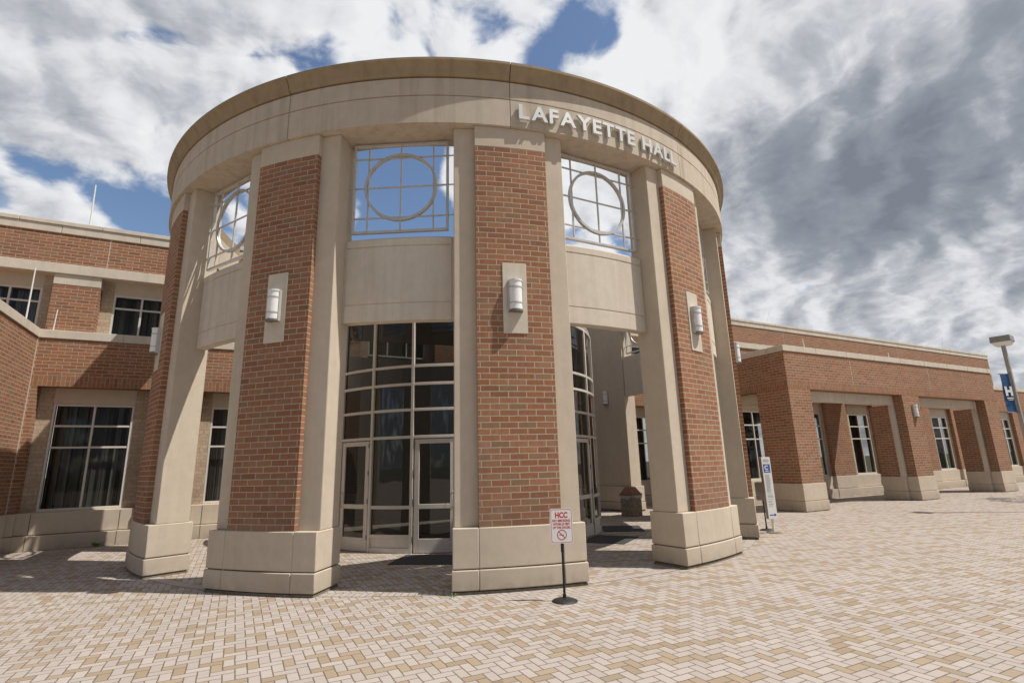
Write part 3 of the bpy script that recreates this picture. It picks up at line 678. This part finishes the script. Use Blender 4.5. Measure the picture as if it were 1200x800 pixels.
# ------------------------------------------------------------------ wall lamps
def make_lamp(label, loc, rz):
    t = thing('wall_lamp', label, 'lamp', loc, rz, 'cylindrical wall lamps')
    def half(r, z0, z1, n=16):
        mb = MB(); P = [(r * math.cos(math.pi * i / n), -.03 - r * math.sin(math.pi * i / n)) for i in range(n + 1)]
        P = [(r, 0)] + P + [(-r, 0)]
        mb.face([(x, y, z1) for x, y in P]); mb.face([(x, y, z0) for x, y in reversed(P)])
        for i in range(len(P)):
            (xa, ya), (xb, yb) = P[i], P[(i + 1) % len(P)]; mb.face([(xa, ya, z0), (xb, yb, z0), (xb, yb, z1), (xa, ya, z1)])
        return mb
    half(.108, -.24, .24).build('diffuser', DIFF, t, smooth=40)
    for z0, z1 in ((-.265, -.235), (.235, .262)): half(.118, z0, z1).build('end_cap', GREYM if z0 < 0 else WHITE, t, smooth=40)
    for z in (-.125, .135): half(.114, z - .011, z + .011).build('band', STEEL, t, smooth=40)
    B(-.12, -.1075, -.06, 0, -.262, .262).build('side_rail', STEEL, t); B(.1075, .12, -.06, 0, -.262, .262).build('side_rail', STEEL, t)
    return t
def onring(a, r): a = R(a); return (r * math.sin(a), -r * math.cos(a))
for a, lab in ((-75, 'white wall lamp on the leftmost brick pilaster, beside the shaded wing window'), (-45, 'white wall lamp on the shaded brick pilaster left of the glass doors'), (-15, 'white wall lamp on the sunlit front pilaster above the no-smoking sign'), (15, 'white wall lamp on the brick pilaster under the end of the lettering'), (45, 'white wall lamp at the right edge of the rotunda, seen edge-on against the portico')):
    x, y = onring(a, 7.606); make_lamp(lab, (x, y, 4.375), R(a))
x, y = onring(105, RI - .002); make_lamp('grey unlit wall lamp on the bare concrete inner face inside the ring', (x, y, 4.15), R(105 + 180))
make_lamp('white wall lamp on the middle brick pier of the portico', (18.45, PY, 3.44), 0)

# ------------------------------------------------------------------ door mats
for (cx, cy, rz, lab) in ((-2.28, -4.0, -35, 'dark mat in front of the glass door left of the front pilaster'), (2.12, -3.98, 35, 'dark mat on the shaded paving just inside the right opening'), (3.62, -2.55, 57, 'dark mat farther back toward the trash bin inside the ring')):
    o = B(-.62, .62, -.52, .52, 0, .012).build('door_mat', MAT_D, None, bevel=.005, loc=(cx, cy, .002), rz=R(rz)); tag(o, lab, 'mat')

# ------------------------------------------------------------------ no-smoking sign stand
def rounded(w, h_, r, n=6):
    P = []
    for cx, cz, a0 in ((w / 2 - r, h_ / 2 - r, 0), (-w / 2 + r, h_ / 2 - r, 90), (-w / 2 + r, -h_ / 2 + r, 180), (w / 2 - r, -h_ / 2 + r, 270)):
        for i in range(n + 1):
            a = R(a0 + 90 * i / n); P.append((cx + r * math.cos(a), cz + r * math.sin(a)))
    return P
def plate(P, y0, y1, zc=0.0):
    mb = MB(); mb.face([(x, y0, z + zc) for x, z in P]); mb.face([(x, y1, z + zc) for x, z in reversed(P)])
    for i in range(len(P)):
        (xa, za), (xb, zb) = P[i], P[(i + 1) % len(P)]; mb.face([(xa, y0, za + zc), (xa, y1, za + zc), (xb, y1, zb + zc), (xb, y0, zb + zc)])
    return mb
def outline(P, k, y, zc, wdt):
    mb = MB(); n = len(P)
    Q = [(x * (1 - wdt / .152), z * (1 - wdt / .22)) for x, z in P]
    for i in range(n):
        j = (i + 1) % n; mb.face([(P[i][0], y, P[i][1] + zc), (P[j][0], y, P[j][1] + zc), (Q[j][0], y, Q[j][1] + zc), (Q[i][0], y, Q[i][1] + zc)])
    return mb
def sign_stand(name, label, loc, rz, front=True, zc=.935):
    t = thing(name, label, 'sign', loc, rz, None)
    MB().lathe([(0, .045), (.03, .045), (.045, .042), (.12, .028), (.165, .012), (.17, .0)], 28).build('foot', BLACK, t, smooth=50)
    MB().lathe([(.024, .03), (.024, .09), (.017, .095), (.016, .60), (.022, .605), (.022, .70), (.0, .70)], 14).build('post', BLACK, t, smooth=40)
    mb = MB(); mb.box(-.02, .02, -.006, .006, .66, 1.12); mb.build('bracket', BLACK, t)
    P = rounded(.304, .445, .03)
    pl = plate(P, -.012, -.008, zc).build('sign_panel', SIGNW if front else GREYM, t)
    if front:
        Pb = rounded(.284, .425, .026); outline(Pb, 0, -.0126, zc, .006).build('border', REDP, pl)
        for body, s_, z, off, sx in (('HCC', .098, zc + .105, .0042, .82), ('NO SMOKING', .044, zc + .052, .0016, .88), ('WITHIN 25 FEET', .042, zc + .008, .0014, .74), ('OF THE DOORS', .042, zc - .036, .0014, .80)):
            me = text_mesh(body, s_, 0, off)
            for v in me.vertices: v.co.x *= sx
            mesh_obj('wording', me, REDP, pl, upright((0, -.0128, z)))
        c = MB(); n = 36; cz = zc - .115
        for i in range(n):
            a0, a1 = 2 * math.pi * i / n, 2 * math.pi * (i + 1) / n; P_ = lambda r, a: (r * math.cos(a), -.0128, cz + r * math.sin(a))
            c.face([P_(.055, a0), P_(.055, a1), P_(.066, a1), P_(.066, a0)])
        d = .004; c.face([(-.04 - d, -.0127, cz + .04 - d), (.04 - d, -.0127, cz - .04 - d), (.04 + d, -.0127, cz - .04 + d), (-.04 + d, -.0127, cz + .04 + d)])
        c.build('no_smoking_ring', REDP, pl)
        B(-.036, .028, -.0125, -.0121, cz - .006, cz + .006).build('cigarette', GREYM, pl)
    return t
sign_stand('sign_stand', 'white no-smoking sign with red wording on a black round-foot post', (-1.78, -8.13, 0), R(-24))
sign_stand('sign_stand', 'dark sign stand seen edge-on, beside the tall white information panel', (6.12, -5.08, 0), R(-63), False)

# ------------------------------------------------------------------ information totem
tot_ = thing('information_panel', 'tall narrow white information panel with a blue square, on a short post', 'sign', (5.84, -5.49, 0), R(-20))
MB().lathe([(0, .03), (.10, .03), (.16, .022), (.17, 0)], 20).build('foot', SOIL, tot_, smooth=40)
MB().lathe([(.03, .02), (.03, .34), (0, .34)], 14).build('post', WHITE, tot_, smooth=40)
bo = B(-.115, .115, -.05, .05, .32, 1.765).build('panel', SIGNW, tot_, bevel=.006)
B(-.118, -.112, -.046, .046, .325, 1.76).build('side_trim', GREYM, bo)
B(-.085, .085, -.0525, -.0505, 1.40, 1.60).build('emblem', BLUEP, bo)
e = MB()
for i in range(14):
    a0, a1 = R(40 + 280 * i / 14), R(40 + 280 * (i + 1) / 14); P_ = lambda r, a: (-.005 + r * math.cos(a), -.0532, 1.52 + r * math.sin(a)); e.face([P_(.03, a0), P_(.03, a1), P_(.055, a1), P_(.055, a0)])
e.box(-.05, .045, -.0534, -.0528, 1.425, 1.445); e.build('emblem_mark', SIGNW, bo)
tx = MB(); z = 1.34
while z > .60:
    if random.random() < .86:
        w_ = random.uniform(.05, .075); tx.box(-.07, -.07 + w_ * 1.9, -.0515, -.0506, z, z + .009)
    z -= .021
for zz in (1.70, 1.675, 1.65): tx.box(-.075, .07, -.0515, -.0506, zz, zz + .012)
tx.build('small_print', SIGNG, bo)
bb_ = MB(); bb_.box(-.08, .02, -.0515, -.0506, .40, .425); bb_.box(.03, .085, -.0515, -.0506, .39, .44); bb_.build('logo', BLUEP, bo)

# ------------------------------------------------------------------ trash bin
tb = thing('trash_bin', 'square exposed-aggregate trash bin with brown pyramid lid inside the ring', 'bin', (6.08, .0, 0), R(12))
def frustum(mb, w0, w1, z0, z1):
    a, c = w0 / 2, w1 / 2
    p0 = [(-a, -a, z0), (a, -a, z0), (a, a, z0), (-a, a, z0)]; p1 = [(-c, -c, z1), (c, -c, z1), (c, c, z1), (-c, c, z1)]
    mb.face(list(reversed(p0))); mb.face(p1)
    for i in range(4):
        j = (i + 1) % 4; mb.face([p0[i], p0[j], p1[j], p1[i]])
    return mb
body = frustum(MB(), .50, .50, .0, .66).build('bin_body', AGG, tb, bevel=.02)
lid = MB(); frustum(lid, .56, .56, .665, .71); frustum(lid, .50, .24, .71, .93); lid.build('bin_lid', LID, tb, bevel=.01)
bag = MB()
for i in range(40):
    s_ = i // 10; q = (i % 10 + .5) / 10 * .5 - .25; d = random.uniform(.05, .16); o_ = .256 + random.uniform(0, .02)
    P4 = [(q - .03, -o_, .66), (q + .03, -o_ - random.uniform(0, .02), .66), (q + .02, -o_, .66 - d), (q - .02, -o_ - .01, .66 - d * random.uniform(.6, 1))]
    Rm = Matrix.Rotation(R(90 * s_), 3, 'Z'); bag.face([tuple(Rm @ Vector(p)) for p in P4])
bag.build('bin_bag', plain('bag_plastic', (.55, .56, .57), .25), tb)

# ------------------------------------------------------------------ lamp post with banner
lp = thing('lamp_post', 'square grey metal lamp post with boxy head and blue banner at the right edge', 'lamp post', (15.40, -7.22, 0))
B(-.048, .048, -.048, .048, .08, 5.02).build('pole', plain('galvanised_pole', (.34, .32, .29), .45, .3, .1), lp, bevel=.012)
B(-.16, .16, -.16, .16, 0, .08).build('base_plate', GREYM, lp, bevel=.01)
hd = MB(); frustum(hd, .50, .48, 5.08, 5.27); hd.build('lamp_head', plain('head_paint', (.26, .245, .22), .5, .1), lp, bevel=.012, rz=R(8))
le = MB(); frustum(le, .34, .47, 4.97, 5.08); le.build('lens', DIFF, lp, bevel=.01, rz=R(8))
bn = MB(); n = 10
for i in range(n):
    z0, z1 = 2.90 + 1.17 * i / n, 2.90 + 1.17 * (i + 1) / n; yw = lambda z: .02 * math.sin((z - 2.9) * 4.5)
    bn.face([(-.39, yw(z0), z0), (-.075, 0, z0), (-.075, 0, z1), (-.39, yw(z1), z1)]); bn.face([(-.39, yw(z0) + .006, z0), (-.39, yw(z1) + .006, z1), (-.075, .006, z1), (-.075, .006, z0)])
BAN = R(-20)
bno = bn.build('banner', NAVY, lp, rz=BAN)
mesh_obj('banner_letter', text_mesh('H', .36, .001, .022), SIGNW, bno, upright((-.23, -.03, 3.42)))
bt = MB(); bt.box(-.34, -.12, -.031, -.027, 3.31, 3.345); bt.box(-.31, -.15, -.031, -.027, 3.265, 3.28); bt.build('banner_line', SIGNW, bno)
for z in (2.90, 4.08):
    MB().tube([(-.42, 0, z), (0, 0, z)], .014, 8).build('banner_arm', GREYM, lp, rz=BAN, smooth=50)

# ------------------------------------------------------------------ small things on walls and roofs
dome = thing('security_camera', 'small white dome camera on the dark brick wall behind the glass entrance', 'camera', (7.16, V0 - .0, 3.26))
B(-.05, .05, -.06, 0, -.02, .12).build('mount', GREYM, dome, bevel=.006)
MB().tube([(0, -.05, .02), (0, -.18, -.02)], .018, 8).build('arm', WHITE, dome, smooth=40)
MB().lathe([(0, -.11), (.05, -.095), (.085, -.04), (.09, .02), (.07, .05), (0, .055)], 18, (0, -.22, -.02)).build('dome', WHITE, dome, smooth=60)
for (xx, z, w_, h_, lab) in ((6.93, 1.18, .20, .22, 'largest and topmost of the white wall boxes beside the entrance glass'), (6.90, .93, .12, .12, 'small middle wall box beside the entrance glass'), (6.90, .73, .11, .16, 'lowest small wall box beside the entrance glass')):
    bx = thing('wall_box', lab, 'box', (xx, V0 - .03, z), 0)
    B(-w_ / 2, w_ / 2, -.07, 0, -h_ / 2, h_ / 2).build('box_body', WHITE, bx, bevel=.012)
    B(-w_ * .3, w_ * .3, -.074, -.0705, -h_ * .3, h_ * .3).build('button_plate', STEEL, bx)
def rod(label, base, top, rad=.012):
    base, top = Vector(base), Vector(top)
    o = MB().tube([Vector((0, 0, 0)), (top - base) * .5, top - base], [rad, rad * .9, rad * .7], 8).build('lightning_rod', WHITE, None, loc=base)
    tag(o, label, 'rod', 'lightning rods'); return o
rod('tall white lightning rod on the left upper parapet against the sky', (-10.03, 3.3, 8.715), (-10.05, 3.3, 10.0), .022)
rod('white rod on the left wing coping crossing the upper window', (-10.75, 2.38, 5.555), (-10.75, 2.38, 7.0), .02)
rod('short white rod before the left upper brick pier', (-10.38, 3.12, 5.555), (-10.36, 3.12, 6.14), .016)
rod('short white rod on the portico coping near its left corner', (12.28, -2.8, 5.555), (12.22, -2.8, 5.90), .018)
rod('short white rod on the portico coping near its middle', (17.68, -2.8, 5.555), (17.66, -2.8, 5.82), .018)
rod('thin rod on the right upper parapet nearest the rotunda', (19.12, 3.6, 8.715), (19.73, 3.6, 9.8), .010)
rod('thin rod on the right upper parapet above the middle portico pier', (33.3, 3.6, 8.715), (33.85, 3.6, 9.8), .011)
rod('thin rod on the right upper parapet above the second portico opening', (37.5, 3.6, 8.715), (37.7, 3.6, 9.6), .011)
rod('thin slanting rod at the far right end of the upper parapet', (42.44, 3.6, 8.715), (44.4, 3.6, 9.5), .012)

# ------------------------------------------------------------------ weeds
def weed(label, loc, n, hgt, spread):
    mb = MB()
    for i in range(n):
        a = random.uniform(0, 6.28); l = hgt * random.uniform(.5, 1.1); o_ = random.uniform(0, .5) * spread
        px, py = o_ * math.cos(a), o_ * math.sin(a); tx_, ty_ = px + spread * math.cos(a) * random.uniform(.3, 1), py + spread * math.sin(a) * random.uniform(.3, 1)
        wx, wy = -math.sin(a) * .012 * l / .1, math.cos(a) * .012 * l / .1; mx, my = (px * .4 + tx_ * .6), (py * .4 + ty_ * .6)
        mb.face([(px, py, 0), (mx + wx, my + wy, l * .75), (tx_, ty_, l), (mx - wx, my - wy, l * .72)])
    tag(mb.build('weed', plain('weed_green', (.10, .17, .03), .6, 0, .3, 15), None, loc=loc), label, 'weed', 'weeds in the paving joints')
weed('leafy green weed at the corner of the shaded pilaster base', (-4.62, -5.62, .0), 34, .15, .12)
weed('tiny weed at the left foot of the front pilaster base', (-2.95, -7.10, .0), 14, .05, .10)
weed('small dark tuft at the foot of the left wall under its window', (-8.75, 3.0, .0), 22, .12, .12)

# ------------------------------------------------------------------ tree just right of the view
def tree(label, loc, hgt, rad, n):
    t = thing('tree', label, 'tree', loc)
    tr = MB(); tr.tube([(0, 0, 0), (.03, .02, hgt * .25), (-.03, .04, hgt * .5), (.05, 0, hgt * .9)], [.12, .10, .075, .02], 9)
    tips = []
    for i in range(16):
        a = i * 2.4; z0 = hgt * (.36 + .5 * i / 16); ln = rad * (1.05 - .5 * i / 16) * random.uniform(.8, 1.1); e_ = Vector((ln * math.cos(a), ln * math.sin(a), z0 + ln * .55))
        mid = Vector((ln * .5 * math.cos(a + .1), ln * .5 * math.sin(a + .1), z0 + ln * .32)); tr.tube([(0, 0, z0), mid, e_], [.045, .028, .008], 6)
        for q in range(7):
            f_ = random.uniform(.35, 1.05); c = mid.lerp(e_, f_) if f_ > .5 else Vector((0, 0, z0)).lerp(mid, f_ * 2); tips.append(c + Vector((random.gauss(0, .22), random.gauss(0, .22), random.gauss(0, .18))))
    tr.build('trunk', BARK, t, smooth=50)
    lf = MB()
    for i in range(n):
        c = random.choice(tips) + Vector((random.gauss(0, .2), random.gauss(0, .2), random.gauss(0, .16))); s_ = random.uniform(.04, .085)
        ax = Vector((random.gauss(0, 1), random.gauss(0, 1), random.gauss(0, .6))).normalized(); bx_ = ax.orthogonal().normalized(); bx_.rotate(Matrix.Rotation(random.uniform(0, 6.28), 3, ax))
        cx_ = ax.cross(bx_); lf.face([c - bx_ * s_, c + cx_ * s_ * .55, c + bx_ * s_, c - cx_ * s_ * .55])
    lf.build('crown', LEAF, t)
tree('young leafy tree just beyond the right edge of the plaza', (22.6, -8.0, 0), 6.4, 2.3, 5200)
